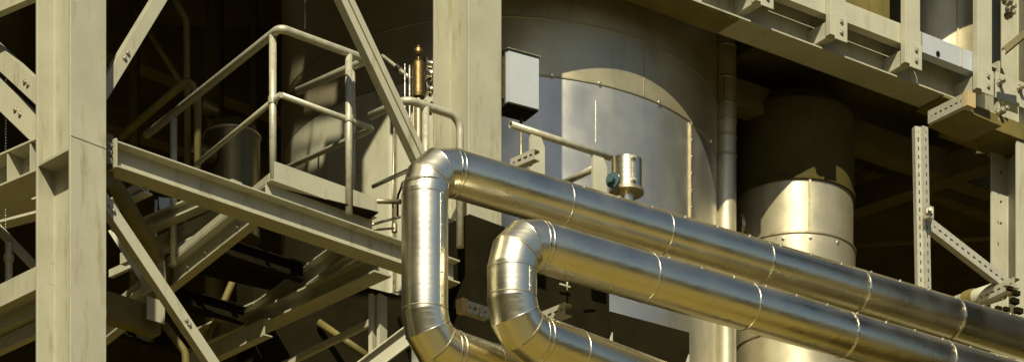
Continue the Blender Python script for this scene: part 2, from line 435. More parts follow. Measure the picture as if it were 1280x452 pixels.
def clad_pipe(label, leg_x, leg_d, ztop, hdir, zbot, bdir, r, bands, bend, legbands):
    base = P(leg_x, 0, leg_d); A = Vector((base.x, base.y, ztop)); B = Vector((base.x, base.y, zbot))
    far = A + hdir * 9.5; fb = B + bdir * 6
    e1 = elbow(A, -hdir, -Z, r * bend); e2 = elbow(B, -Z, bdir, r * bend)
    root = thing('insulated_pipe', Vector((B.x, B.y, B.z - r)), label, 'pipe')
    bm = nb(); tube(bm, [far] + e1 + e2 + [fb], r, 72, gores=True); obj('cladding', bm, 'clad', root)
    def hp(c, ax, w=.017, t=.0036, m='band', nm='strap'):
        bm = nb(); hoop(bm, c, ax, r, w, t, 64); obj(nm, bm, m, root)
    for x in bands:
        hp(on_line(A, far, x), hdir)
    hp(e1[0], hdir); hp(e1[0] + hdir * .035, hdir)
    hp(e1[-1] - Z * .01, Z, .008, .003, 'band', 'seam'); hp(e2[0] + Z * .01, Z, .008, .003, 'seam', 'seam')
    hp(e2[-1], bdir); hp(e2[-1] + bdir * .045, bdir, .012)
    hp(e2[-1] + bdir * .40, bdir, .012)
    for e in (e1, e2):
        for k in (1, 2):
            t = (e[k + 1] - e[k - 1]).normalized(); hp(e[k], t, .012, .0045, 'band' if k != 2 else 'seam', 'seam')
    for dz in legbands: hp(Vector((B.x, B.y, dz)), Z, .007, .0028, 'seam', 'seam')
    # lengthwise lap joint with screw heads, on the upper back of the run and on the leg
    side = Z.cross(hdir).normalized(); upv = hdir.cross(side)
    for ang, x0, x1, stp in ((62, bands[0] + 20, 1300, .30),):
        nn = side * -math.cos(math.radians(ang)) + upv * math.sin(math.radians(ang))
        L0 = (on_line(A, far, x0) - A).length; L1 = (on_line(A, far, x1) - A).length
        bm = nb(); prism(bm, R(.02, .0035, -.01, r - .001), A + hdir * L0, A + hdir * L1, nn); obj('lap_joint', bm, 'clad', root)
        t = L0
        while t < L1:
            bm = nb(); lathe(bm, [(.010, 0), (.008, .006), (0, .009)], A + hdir * t + nn * (r + .002), 8, nn); obj('screw', bm, 'band', root); t += stp
    nl = Vector((.75, -.66, 0)).normalized()
    bm = nb(); tl = Z.cross(nl); box(bm, Vector((B.x, B.y, (e1[-1].z + e2[0].z) / 2)) + nl * r, tl, nl, Z, .012, .003, (e1[-1].z - e2[0].z) / 2 - .02); obj('lap_joint', bm, 'clad', root)
    n_ = max(2, int((e1[-1].z - e2[0].z) / .14))
    for k in range(n_):
        bm = nb(); lathe(bm, [(.008, 0), (.007, .005), (0, .007)], Vector((B.x, B.y, e2[0].z + (e1[-1].z - e2[0].z) * (k + .5) / n_)) + nl * (r + .002), 8, nl); obj('screw', bm, 'band', root)
    return A, B, far, fb

# screw heads along the top seam of the upper pipe are added afterwards
u35 = U(35)
leg1 = P(531, 0, 16.0)
zp1 = P(531, 206, 16.0).z
a = Vector((leg1.x, leg1.y, zp1)); _, b = hz(531, 206, 16.0, 1280, 424)
h1 = (b - a).normalized()
q0, q1 = hz(531, 430, 16.0, 664, 475.5)
A1, B1, far1, fb1 = clad_pipe('upper shiny insulated pipe with its vertical leg and elbow at the left', 531, 16.0, zp1, h1, q0.z, (q1 - q0).normalized(), .1555,
                        (703, 827, 952, 1072, 1190), 1.35, (P(531, 232, 16).z,))
D2 = 16.05
zp2 = P(640, 298, D2).z
a, b = hz(640, 297, D2, 1205, 460); h2 = (b - a).normalized()
q2, q3 = hz(640, 413, D2, 800, 472)
A2, B2, far2, fb2 = clad_pipe('lower shiny insulated pipe with its short vertical leg, tucked under the longer upper pipe', 640, D2, zp2, h2, q2.z, (q3 - q2).normalized(), .1665,
                        (808, 933, 1055, 1177), 1.25, ())

# ------------------------------------------------------------------ big tank
DT = 22.3; ct = P(625, 0, DT); rt = 272 * DT / F; ct.z = 0
zs1 = P(625, 220, DT).z; zs2 = P(625, 155, DT).z
root = thing('storage_tank', ct.copy(), 'huge round metal-clad tank with riveted ring seams behind the middle column', 'tank')
bm = nb(); lathe(bm, [(rt, .3), (rt, zs1)], ct, 160); lathe(bm, [(0, .3), (rt, .3)], ct, 160); obj('shell', bm, 'tank', root)
bm = nb(); lathe(bm, [(rt + .004, zs1), (rt + .004, zs2)], ct, 160); lathe(bm, [(rt - .003, zs2), (rt - .003, 14.6), (rt * .5, 15.0), (0, 15.1)], ct, 160)
obj('upper_shell', bm, 'tanktop', root)
for zz in (zs1, zs2, zs1 - 1.35):
    bm = nb(); hoop(bm, Vector((ct.x, ct.y, zz)), Z, rt, .014, .008, 160); obj('ring_seam', bm, 'seam', root)
def on_tank(x, y, c=ct, r=rt, D=DT):
    k = (x - 640) / F
    # ray (k d, d) meets the shell on the near side
    A_ = k * k + 1; B_ = -2 * (k * c.x + c.y); C_ = c.x ** 2 + c.y ** 2 - r * r
    d = (-B_ - math.sqrt(max(0, B_ * B_ - 4 * A_ * C_))) / (2 * A_)
    return P(x, y, d)
def vseam(x, za, zb, w, t, m, root, c=ct, r=rt, dots=0, nm='upright_seam'):
    q = on_tank(x, 200, c, r); n_ = Vector((q.x - c.x, q.y - c.y, 0)).normalized(); tg = Z.cross(n_)
    bm = nb(); box(bm, Vector((q.x, q.y, (za + zb) / 2)) + n_ * (t / 2), tg, n_, Z, w / 2, t, (zb - za) / 2); obj(nm, bm, m, root)
    for k in range(dots):
        bm = nb(); lathe(bm, [(.016, 0), (.013, .012), (0, .015)], Vector((q.x, q.y, za + (zb - za) * (k + .03) / max(1, dots - .9))) + n_ * (t * 1.4), 10, n_); obj('rivet', bm, 'band', root)
vseam(863, P(863, 330, 21.3).z, zs1 - .004, .03, .010, 'seam', root, dots=9)
vseam(805, zs1 + .01, zs2 - .01, .012, .005, 'seam', root)
vseam(745, zs1 - .5, zs1 - .14, .006, .004, 'band', root, nm='drip_streak')
vseam(494, 8.4, zs1 - .004, .03, .012, 'seam', root)
for x in (749, 823, 887, 690):
    q = on_tank(x, 0); n_ = Vector((q.x - ct.x, q.y - ct.y, 0)).normalized()
    bm = nb(); lathe(bm, [(.016, 0), (.013, .012), (0, .015)], Vector((q.x, q.y, zs1 + .004)) + n_ * .01, 10, n_); obj('rivet', bm, 'band', root)

def tank_panel(x0, x1, za, zb, m):
    bm = nb(); q0, q1 = on_tank(x0, 200), on_tank(x1, 200)
    a0 = math.atan2(q0.y - ct.y, q0.x - ct.x); a1 = math.atan2(q1.y - ct.y, q1.x - ct.x); n = 24; rows = []
    for rr in (rt + .008, rt - .002):
        rows.append([[bm.verts.new((ct.x + rr * math.cos(a0 + (a1 - a0) * k / n), ct.y + rr * math.sin(a0 + (a1 - a0) * k / n), z)) for k in range(n + 1)] for z in (za, zb)])
    for k in range(n):
        f = bm.faces.new((rows[0][0][k], rows[0][0][k + 1], rows[0][1][k + 1], rows[0][1][k])); f.smooth = True
    for e in (0, n): bm.faces.new((rows[0][0][e], rows[0][1][e], rows[1][1][e], rows[1][0][e]))
    obj('cladding_panel', bm, m, root)
tank_panel(356, 493, 9.35, zs1 - .01, 'cream'); tank_panel(495.5, 572, 9.35, zs1 - .01, 'pale')

# vertical pipe beside the tank
cp = P(907, 0, 22.0); rp = 13.5 * 22.0 / F; cp.z = 0
root = thing('vertical_pipe', cp.copy(), 'dark gold vertical pipe in jointed sections close to the right side of the huge tank', 'pipe')
bm = nb(); lathe(bm, [(rp, 0), (rp, 14)], cp, 32); obj('cladding', bm, 'vessel', root)
for y in (132, 152, 172, 196, 100, 60):
    bm = nb(); hoop(bm, Vector((cp.x, cp.y, P(907, y, 22).z)), Z, rp, .02, .007, 32); obj('joint', bm, 'seam', root)
cq = P(931, 0, 23.2); cq.z = 0
bm = nb(); lathe(bm, [(.055, 0), (.055, 12.3), (.04, 12.33), (0, 12.33)], cq, 24)
solo('vertical_pipe', bm, 'vessel', 'slim upright metal pipe in the shade between the huge tank and the squat gold vessel', 'pipe')

# squat vessel right of the tank
DV = 22.62; cv = P(993, 0, DV); rv = 73 * DV / F; cv.z = 0
zv1 = P(993, 320, DV).z; zv2 = P(993, 222, DV - rv).z
root = thing('squat_vessel', cv.copy(), 'gold metal-clad cylindrical vessel behind the pipes, right of the huge tank', 'vessel')
bm = nb(); lathe(bm, [(rv + .02, .0), (rv + .02, zv1)], cv, 90); lathe(bm, [(rv, zv1), (rv, zv2)], cv, 90); lathe(bm, [(rv + .02, zv1), (rv, zv1)], cv, 90)
obj('shell', bm, 'vessel', root)
for zz in (zv1, zv1 - .9):
    bm = nb(); hoop(bm, Vector((cv.x, cv.y, zz)), Z, rv + .02, .02, .010, 90); obj('ring_seam', bm, 'seam', root)
vseam(1012, zv1 + .01, zv2 - .02, .022, .012, 'seam', root, cv, rv)
for k in range(4):
    q = on_tank(945 + k * 34, 0, cv, rv + .02); n_ = Vector((q.x - cv.x, q.y - cv.y, 0)).normalized()
    bm = nb(); lathe(bm, [(.016, 0), (.013, .012), (0, .015)], Vector((q.x, q.y, zv1 - .05)) + n_ * .0, 10, n_); obj('rivet', bm, 'band', root)
bm = nb(); lathe(bm, [(0, zv2 - .01), (rv + .022, zv2 - .01), (rv + .022, zv2 + .02), (rv + .012, zv2 + .03), (rv + .012, zv2 + .75), (rv * .9, zv2 + .85), (0, zv2 + .9)], cv, 90); obj('lid', bm, 'dim', root)  # dark upper section: the girder's shadow is put into its colour
# flanged side nozzle on the vessel's left
nz = Vector((-1, -.30, 0)).normalized(); cn = Vector((cv.x, cv.y, P(930, 279, 22.35).z))
bm = nb(); lathe(bm, [(.11, rv * .8), (.11, rv + .0), (.13, rv + .0), (.13, rv + .03), (0, rv + .03)], cn, 36, nz); obj('side_nozzle', bm, 'vessel', root)

# ------------------------------------------------------------------ instrument box, valve, small rail behind the pipes
c = P(654, 100, 18.9); ub, vb = U(30), V(30)
root = thing('control_box', c - Z * .22, 'blue-grey sheet metal box mounted right of the middle column', 'box')
hw = 20 * 18.9 / F / .866; hh = 33 * 18.9 / F
bm = nb(); box(bm, c + vb * .115, ub, vb, Z, hw, .11, hh); bevel(obj('housing', bm, 'boxp', root), .006)
bm = nb(); box(bm, c - vb * .0005, ub, vb, Z, hw - .006, .006, hh - .006); obj('lid', bm, 'boxp', root)
bm = nb(); box(bm, c + Z * (hh + .004) + vb * .1, ub, vb, Z, hw + .008, .12, .004); obj('rain_cap', bm, 'seam', root)
bm = nb(); box(bm, c - Z * (hh + .004) + vb * .11, ub, vb, Z, hw - .006, .105, .004); obj('bottom_plate', bm, 'black', root)
bm = nb(); tube(bm, [c + vb * .12 - Z * hh + ub * .05, c + vb * .12 - Z * (hh + 1.0) + ub * .05], .014, 10); obj('conduit', bm, 'seam', root)
bm = nb(); box(bm, c - ub * (hw + .012) + vb * .1, ub, vb, Z, .012, .06, hh * .8); obj('side_bracket', bm, 'brass', root)

dv = 18.2
cb = P(523, 0, dv)
def zc(y): return P(523, y, dv).z
root = thing('relief_valve', Vector((cb.x, cb.y, zc(182))), 'small brass valve with a round knob, left of the middle column', 'valve')
def L_(prof, m, nm, x=523, ax=Z):
    bm = nb(); q = P(x, 0, dv); lathe(bm, prof, Vector((q.x, q.y, 0)), 24, ax); obj(nm, bm, m, root)
px = dv / F
L_([(0, zc(123)), (8 * px, zc(122)), (8.3 * px, zc(118)), (8 * px, zc(80)), (6 * px, zc(77)), (0, zc(77))], 'brass', 'bonnet')
L_([(1.7 * px, zc(78)), (1.7 * px, zc(66))], 'brass', 'stem')
L_([(0, zc(70)), (4.5 * px, zc(69)), (6 * px, zc(66)), (5.5 * px, zc(62)), (3 * px, zc(60)), (1.5 * px, zc(57)), (0, zc(56))], 'brass', 'knob')
L_([(5 * px, zc(182)), (5 * px, zc(123))], 'seam', 'riser')
L_([(1.3 * px, zc(182)), (1.3 * px, zc(80))], 'band', 'tubing', 506)
L_([(1.6 * px, zc(182)), (1.6 * px, zc(82))], 'band', 'tubing', 512)
L_([(1 * px, zc(182)), (1 * px, zc(84))], 'seam', 'tubing', 517)
for y in (80, 92, 112, 135):
    bm = nb(); lathe(bm, [(0, -.03), (.05, -.03), (.05, -.018), (.03, -.018), (.03, .018), (.05, .018), (.05, .03), (0, .03)], P(535, y, dv + .1), 20, U(20)); obj('outlet_flange', bm, 'band', root)
bm = nb(); tube(bm, [P(478, 70, dv + .3), P(497, 85, dv + .1), P(514, 99, dv)], 2.4 * px, 12); obj('feed_tube', bm, 'tube', root)
bm = nb(); lathe(bm, [(0, -.03), (.026, -.03), (.026, .03), (0, .03)], P(499, 86.5, dv + .08), 12, (P(514, 99, dv) - P(497, 85, dv + .1)).normalized()); obj('tube_nut', bm, 'band', root)

# instrument tubing at the tank's left wall
root = thing('instrument_tubing', P(492, 290, 18.3), 'thin bent instrument tubes on the cream wall left of the vertical shiny pipe', 'tubing')
for pts, r, m in (([P(491, 285, 18.3), P(491, 240, 18.3), P(493, 150, 18.3)], .008, 'seam'), ([P(497, 270, 18.3), P(497, 245, 18.3), P(501, 236, 18.2), P(503, 228, 18.2)], .009, 'black'),
                  ([P(464, 281, 17.9), P(480, 276, 18.0), P(500, 271, 18.2)], .010, 'seam'), ([P(468, 287, 17.9), P(492, 285, 18.2)], .009, 'seam'), ([P(458, 251, 18.2), P(502, 252, 18.3)], .018, 'seam')):
    bm = nb(); tube(bm, fillet(pts, .04, 4) if len(pts) > 2 else pts, r, 10); obj('tube', bm, m, root)
bm = nb(); lathe(bm, [(0, -.03), (.022, -.03), (.022, .03), (0, .03)], P(493, 285, 18.25), 12); obj('fitting', bm, 'seam', root)

# tube rail on brackets above the upper pipe
root = thing('guard_rail', P(670, 215, 18.0), 'single tube rail on two flat brackets in front of the huge tank', 'rail')
a, b = hz(638, 155.5, 17.6, 764, 197); da = b.y
bm = nb(); tube(bm, [a, b], .026, 16, hollow=.72); obj('top_rail', bm, 'tube', root)
a2, b2 = hz(702, 230, 18.6, 745, 209)
bm = nb(); tube(bm, [a2, b2], .026, 16); obj('cross_tube', bm, 'tube', root)
ur = (b - a).normalized(); vr = Z.cross(ur)
for x, yt, yb in ((671, 168, 222), (749, 197, 246)):
    q = on_line(a, b, x); z1 = q.z - .028; z0 = z1 - .42
    bm = nb(); w = 9 * q.y / F / ur.x
    pr = [(-w, 0), (w, 0), (w, .36), (w * .5, .42), (-w, .42)]
    cc = Vector((q.x, q.y, z0)) - vr * .012
    fa = [bm.verts.new(cc + ur * s + Z * t) for s, t in pr]; fb_ = [bm.verts.new(cc + ur * s + Z * t + vr * .022) for s, t in pr]
    for i in range(5): bm.faces.new((fa[i], fa[(i + 1) % 5], fb_[(i + 1) % 5], fb_[i]))
    bm.faces.new(fa); bm.faces.new(list(reversed(fb_)))
    obj('bracket', bm, 'pale', root)

# small clad stub with clamp ring
d0 = 17.75; cs = P(783, 0, d0); cs.z = 0
def zq(y): return P(783, y, d0).z
k = d0 / F
root = thing('insulated_stub', Vector((cs.x, cs.y, zq(262))), 'short bright clad pipe stub with flange ring standing over the upper pipe', 'pipe stub')
bm = nb(); lathe(bm, [(0, zq(199)), (17 * k, zq(199)), (19.5 * k, zq(200.5)), (19.5 * k, zq(238))], cs, 40); obj('cladding', bm, 'clad', root)
bm = nb(); lathe(bm, [(19 * k, zq(238)), (22 * k, zq(238)), (22 * k, zq(242)), (10 * k, zq(242))], cs, 40); obj('flange_ring', bm, 'seam', root)
bm = nb(); lathe(bm, [(10.5 * k, zq(275)), (10.5 * k, zq(240))], cs, 30); obj('inner_pipe', bm, 'clad', root)
bm = nb(); nn = (Vector((.45, -1, 0))).normalized()
box(bm, cs + nn * (19.6 * k) + Z * ((zq(200) + zq(238)) / 2), Z.cross(nn), nn, Z, .008, .010, (zq(200) - zq(238)) / 2); obj('closing_strip', bm, 'seam', root)
for y in (205, 233):
    bm = nb(); hexbolt(bm, cs + nn * (20.6 * k) + Z * zq(y), nn, .015, .02); obj('bolt', bm, 'bolt', root)
bm = nb(); lathe(bm, [(0, 0), (.055, 0), (.055, .02), (.03, .02), (.03, .06), (0, .06)], P(767, 226, 17.6), 20, Vector((-.5, -.86, 0)).normalized()); obj('drain_cap', bm, 'teal', root)

# slotted strut clamps near the pipes
def strut(x0, y0, x1, y1, d, w, depth, label, m='zinc', cap=None, flip=False, pitch=.05, up=None, clamp=None, group=None):
    a, b = hz(x0, y0, d, x1, y1)
    root = thing('slotted_strut', a.copy(), label, 'strut', group)
    bm = nb(); perforated(bm, a, b, w, depth, up, pitch, .028, .016, flip=flip); obj('channel', bm, m, root)
    if cap:
        ax = (b - a).normalized(); sd = Z.cross(ax); e = b if cap == 'end' else a; s = 1 if cap == 'end' else -1
        bm = nb(); box(bm, e + ax * (.02 * s) + sd * (depth / 2), ax, sd, Z, .026, depth / 2 + .008, w / 2 + .006); obj('end_cap', bm, 'orange', root)
    for q, m2 in (clamp or ()):
        bm = nb(); lathe(bm, [(0, -.02), (.02, -.02), (.02, 0), (.010, 0), (.010, .05), (0, .05)], P(*q), 8); obj('clamp', bm, m2, root)
    return root
strut(638, 205, 668, 192, 17.2, .075, .05, 'short slotted strut with clamp, on the upper pipe below the tube rail', clamp=(((662, 203, 17.15), 'bolt'), ((648, 208, 17.2), 'bolt')))
strut(676, 397, 706, 385, 16.9, .085, .06, 'short slotted strut lying above the lower shiny elbow run', clamp=(((690, 402, 16.85), 'bolt'), ((699, 403, 16.85), 'bolt')))
strut(583, 382, 611, 391, 16.9, .085, .05, 'slotted strut with orange end cap between the two vertical shiny pipes', cap='start', clamp=(((601, 392, 16.8), 'bolt'),))

# near-black boxes in front of the tank's foot
def dbox(x0, x1, y0, y1, d, dep, name, label, m='black', az=35):
    a, b = hz(x0, y0, d, x1, y0); uu = U(az); a = P(x0, y0, d); k = (x1 - 640) / F
    w = (k * a.y - a.x) / (uu.x - k * uu.y)
    h = (y1 - y0) * d / F
    bm = nb(); prism(bm, R(dep, h, 0, -h), a, a + uu * w); o = solo(name, bm, m, label, 'duct'); bevel(o, .006); return a, uu, w
dbox(655, 762, 326, 560, 18.2, .4, 'black_box', 'tall black box behind the lower shiny pipe, left of the bluish tank panel')
for x0, y0, x1, y1 in ((698, 356, 711, 360), (728, 352, 742, 358)):
    qa, qb = hz(x0, y0, 18.35, x1, y1); bm = nb(); prism(bm, R(.01, .012, -.02, 0), qa, qb); solo('metal_clip', bm, 'pale', 'thin pale level clip on the tall black box, %s of two' % ('left' if x0 < 710 else 'right'), 'clip')
bm = nb(); tube(bm, [P(709, 363, 18.35), P(709, 347, 18.35)], .007, 8); solo('metal_clip', bm, 'pale', 'thin pale upright pin on the tall black box', 'clip')
a, uu, w = dbox(762.5, 862, 388, 620, 18.9, .3, 'black_box', 'low black box below the bluish lit patch of the tank')
for x, y in ((762, 425), (858, 452)):
    q = P(x, y, 18.0 if x < 800 else 18.7); bm = nb(); vv = [(-.05, -.12), (.03, -.12), (.03, .07)]
    fa = [bm.verts.new(q + uu * s + Z * t) for s, t in vv]; fb_ = [bm.verts.new(q + uu * s + Z * t + V(35) * .012) for s, t in vv]
    for i in range(3): bm.faces.new((fa[i], fa[(i + 1) % 3], fb_[(i + 1) % 3], fb_[i]))
    bm.faces.new(fa); bm.faces.new(list(reversed(fb_)))
    solo('gusset_plate', bm, 'pale', 'small pale triangular gusset against the %s black box' % ('tall' if x < 800 else 'low'), 'gusset plate')

# ------------------------------------------------------------------ right structure: main girder and posts
RA = P(755, -41, 19.87); RB = P(1160, 111, 19.87 * 1541 / 1389.)
uR = (RB - RA).normalized(); vR = Z.cross(uR); zR = RA.z
def rx(x, off=0., dz=0.):
    q = on_line(RA + vR * off, RB + vR * off, x); return Vector((q.x, q.y, zR + dz))
root = thing('steel_girder', rx(600), 'deep steel girder with dark underside crossing the upper right, carrying bolted posts', 'girder')
bm = nb(); prism(bm, I(.32, .45, .016, .012), rx(570), rx(1246)); bevel(obj('web_and_flanges', bm, 'cream', root), .002)
bm = nb(); prism(bm, R(.30, .012, .012, -.013), rx(800, 0, 0), rx(925, 0, 0)); obj('cover_plate', bm, 'olive', root)
bm = nb(); box(bm, rx(1246) + uR * .012 + vR * .16 + Z * .22, uR, vR, Z, .012, .18, .28); obj('end_plate', bm, 'cream', root)

grp = 'bolted posts on the girder'
for i, (x, y, lab) in enumerate(((955, 4, 'bolted post stub on the girder, foremost of the four and barely in view'), (1047.5, 46, 'pale bolted channel post on the girder, second of four from the near end'),
                                 (1141, 81, 'pale bolted channel post on the girder, in front of the sheet with a small hole'), (1231, 113, 'pale bolted channel post on the girder, next to the right column'))):
    o0 = -.16; q = rx(x, o0); zb = P(x, y, q.y).z; w = 10.5 * q.y / F / uR.x
    root = thing('rail_post', Vector((q.x, q.y, zb)), lab, 'post', grp)
    bm = nb(); t = .008; fl = .06
    pr = [(-w, 0), (w, 0), (w, fl), (w - t, fl), (w - t, t), (-w + t, t), (-w + t, fl), (-w, fl)]
    a_ = [bm.verts.new(Vector((q.x, q.y, zb)) + uR * s + vR * r_) for s, r_ in pr]; b_ = [bm.verts.new(Vector((q.x, q.y, zb + 1.5)) + uR * s + vR * r_) for s, r_ in pr]
    for j in range(8): bm.faces.new((a_[j], a_[(j + 1) % 8], b_[(j + 1) % 8], b_[j]))
    bm.faces.new(list(reversed(a_))); bm.faces.new(b_)
    bevel(obj('channel', bm, 'pale', root), .003)
    bm = nb(); box(bm, Vector((q.x, q.y, zb + .085)) + uR * (w * .35) - vR * .005, uR, vR, Z, w * .8, .005, .115); bevel(obj('fish_plate', bm, 'pale', root), .003)
    bm = nb(); box(bm, Vector((q.x, q.y, zb + .07)) - uR * (w * .75) + vR * .155, uR, vR, Z, .006, .150, .07); obj('standoff', bm, 'pale', root)
    bm = nb(); box(bm, Vector((q.x, q.y, zb + .012)) - uR * (w * .2) + vR * .165, uR, vR, Z, w * .5, .14, .006); obj('standoff', bm, 'pale', root)
    for dz in (.04, .135):
        bm = nb(); hexbolt(bm, Vector((q.x, q.y, zb + dz)) + uR * (w * .35) - vR * .011, -vR, .017, .014); obj('bolt', bm, 'bolt', root)
# kick channel behind the posts
tz = P(1062, 30, rx(1062, -.09).y).z - zR; th = 25 * rx(1062).y / F
root = thing('kick_channel', rx(880, -.09, tz), 'pale channel running behind the bolted posts above the girder', 'channel')
bm = nb(); prism(bm, C_back(.09, th, .008), rx(880, -.095, tz), rx(1152, -.095, tz)); bevel(obj('channel', bm, 'pale', root), .002)
bm = nb(); prism(bm, C_back(.10, th * 1.0, .006), rx(1153, -.092, tz), rx(1236, -.092, tz)); obj('sheet', bm, 'boxp', root)
bm = nb(); lathe(bm, [(0, 0), (.024, 0), (.024, .003), (0, .003)], rx(1172.5, -.098, tz + th * .2), 16, -vR); obj('hole', bm, 'black', root)
bm = nb(); box(bm, rx(1202, -.096, tz + th / 2), uR, vR, Z, .006, .004, th * .48); obj('joint_strip', bm, 'pale', root)
# upper rail tubes at the far right
bm = nb(); a = rx(1236, -.1, P(1236, 0, rx(1236).y).z - zR); b = rx(1264, -.1, P(1236, 0, rx(1236).y).z - zR); tube(bm, [a, b], .028, 14)
lathe(bm, [(0, -.03), (.05, -.03), (.05, .03), (0, .03)], a.lerp(b, .85), 12, uR)
solo('tie_rod', bm, 'tube', 'short horizontal tie rod with a nut, top right beside the last bolted post', 'tie rod')

# right column under and above the girder
def colC(z0, z1, label, x0=1271, x1=1330, off=.0, name='steel_column', stif=False):
    q0 = rx(x0, off); w = .46; h = .34; root = thing(name, Vector((q0.x, q0.y, z0)), label, 'steel column')
    bm = nb(); prof = [(0, 0), (w, 0), (w, .02), (w / 2 + .008, .02), (w / 2 + .008, h - .02), (w, h - .02), (w, h), (0, h), (0, h - .02), (w / 2 - .008, h - .02), (w / 2 - .008, .02), (0, .02)]
    a_ = [bm.verts.new(Vector((q0.x, q0.y, z0)) + uR * s + vR * r_) for s, r_ in prof]; b_ = [bm.verts.new(Vector((q0.x, q0.y, z1)) + uR * s + vR * r_) for s, r_ in prof]
    for j in range(12): bm.faces.new((a_[j], a_[(j + 1) % 12], b_[(j + 1) % 12], b_[j]))
    bm.faces.new(list(reversed(a_))); bm.faces.new(b_)
    bevel(obj('shaft', bm, 'pale', root), .003); return root, q0
r_, q0 = colC(0, zR - .16, 'pale steel column at the far right edge, below the girder end')
for zz in (P(1252, 243, q0.y).z, P(1252, 270, q0.y).z, P(1252, 206, q0.y).z):
    bm = nb(); lathe(bm, [(.012, 0), (.012, .003), (0, .003)], Vector((q0.x, q0.y, zz)) + vR * .20, 10, -uR); obj('bolt_hole', bm, 'black', r_)
bm = nb(); prism(bm, R(.42, .15, -.02, -.157), rx(1212), rx(1330)); prism(bm, R(.36, .02, .0, -.022), rx(1180), rx(1212))
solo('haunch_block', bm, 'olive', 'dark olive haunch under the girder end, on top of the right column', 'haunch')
root, q0 = colC(zR - .0, zR + 2.4, 'pale steel column rising above the girder end in the top right corner', 1284, off=.02)
bm = nb(); prism(bm, R(.012, .24, -.016, -.10), rx(1243, .0, .25), rx(1290, .0, .25)); obj('splice_plate', bm, 'pale', root)
for x, y in ((1250, 103), (1250, 140), (1255, 137), (1264, 10), (1263, 18), (1275, 110)):
    q = rx(x, -.03); q.z = P(x, y, q.y).z; bm = nb(); hexbolt(bm, q, -vR, .024, .05); obj('bolt', bm, 'bolt', root)
brace(1256, 62, 22.2, 1285, 38, 22.2, 8, 'short dark brace crossing the upper column in the top right corner', m='olive')

# slotted struts at right
strut(1160, 147, 1205, 124.5, 21.35, .115, .09, 'slotted cantilever strut with orange end cap, under the girder end', cap='end', pitch=.06)
a, b = hz(1160, 156, 21.4, 1206, 135)
bm = nb(); prism(bm, R(.5, .014, .0, -.02), a, b); solo('bearing_plate', bm, 'olive', 'dark flat plate just under the orange-capped slotted strut', 'plate')
root = thing('slotted_strut', P(1152, 362, 20.9), 'tall upright double slotted strut hanging from the girder behind the pipes', 'strut')
for dx, sgn in ((-4.6, 0), (4.8, 0)):
    a = P(1152 + dx, 158, 20.9); b = Vector((a.x + .035, a.y, P(1152, 420, 20.9).z))
    bm = nb(); perforated(bm, b, a, .062, .045, Vector((-.94, -.34, 0)) if dx < 0 else Vector((-.80, -.6, 0)), .075, .034, .014); obj('channel', bm, 'zinc', root)
bm = nb(); box(bm, P(1161, 266, 20.82), u35, V(35), Z, .03, .03, .05); obj('clamp', bm, 'zinc', root)
bm = nb(); hexbolt(bm, P(1162, 263, 20.78), Vector((0, -1, 0)), .02, .03); obj('clamp_bolt', bm, 'bolt', root)
def free_strut(x0, y0, d0, x1, y1, d1, w, dep, label):
    a, b = P(x0, y0, d0), P(x1, y1, d1); root = thing('slotted_strut', a.copy(), label, 'strut')
    bm = nb(); perforated(bm, a, b, w, dep, None, .07, .034, .016); obj('channel', bm, 'zinc', root); return root
d2 = 21.5
r_ = free_strut(1164, 280, 20.95, 1270, 362, d2, .105, .06, 'slanting slotted strut bracing the tall upright strut to the right column')
r2 = free_strut(1222, 373, 21.6, 1268, 352, 21.2, .09, .06, 'short level slotted strut at the foot of the slanting strut')
for x, y, s in ((1262, 360, .03), (1270, 366, .035), (1268, 376, .04), (1258, 386, .03), (1273, 388, .04), (1248, 385, .03)):
    bm = nb(); box(bm, P(x, y, 21.1), u35, V(35), Z, s, s * .6, s * .55); obj('pipe_clamp', bm, 'black', r2)
a, b = hz(1190, 383, 21.9, 1253, 362)
root = thing('branch_pipe', a.copy(), 'short pale lagged pipe piece beside the foot of the slanting strut', 'pipe')
bm = nb(); tube(bm, [a, b], .085, 30); obj('lagging', bm, 'pale', root)
bm = nb(); hoop(bm, a.lerp(b, .38), (b - a).normalized(), .085, .11, .012, 30); obj('band', bm, 'olive', root)

# shaded beams inside at right
def hbeam(x0, y0, d, x1, y1, h, b, label, m='olive', name='steel_beam', prof=None, cat='steel beam'):
    a, c = hz(x0, y0, d, x1, y1); bm = nb(); prism(bm, prof or I(b, h, .014, .01), a, c)
    return solo(name, bm, m, label, cat)
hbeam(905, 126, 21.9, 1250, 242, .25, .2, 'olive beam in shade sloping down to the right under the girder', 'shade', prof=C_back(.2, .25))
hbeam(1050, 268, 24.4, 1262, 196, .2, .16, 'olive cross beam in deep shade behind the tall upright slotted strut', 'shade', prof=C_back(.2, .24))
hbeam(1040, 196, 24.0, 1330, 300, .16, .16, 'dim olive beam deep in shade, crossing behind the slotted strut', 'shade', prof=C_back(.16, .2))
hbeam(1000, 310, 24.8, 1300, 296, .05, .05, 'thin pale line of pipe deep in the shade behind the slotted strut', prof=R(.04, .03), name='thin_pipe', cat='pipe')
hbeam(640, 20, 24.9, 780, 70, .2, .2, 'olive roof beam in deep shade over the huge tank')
# upper right vessel behind the posts
DU = 24.6; cu = P(1168, 0, DU); ru = 106 * DU / F; cu.z = 0
root = thing('upper_tank', Vector((cu.x, cu.y, 12.7)), 'gold-brown tank seen between the bolted posts above the girder', 'tank')
bm = nb(); c_ = Vector((cu.x, cu.y, 0)); lathe(bm, [(0, 12.7), (ru, 12.7), (ru, 15)], c_, 90); obj('shell', bm, 'tanktop', root)
vseam(1197, 12.75, 14.9, .02, .01, 'seam', root, cu, ru)
q = P(1062, -4, 22.6); bm = nb(); tube(bm, fillet([q + Vector((-.4, .3, .05)), q + Vector((.05, .1, -.02)), q + Vector((.12, .3, .5))], .15, 8), .05, 20)
solo('bent_pipe', bm, 'tube', 'small bent pipe above the channel, at the top edge between two bolted posts', 'pipe')

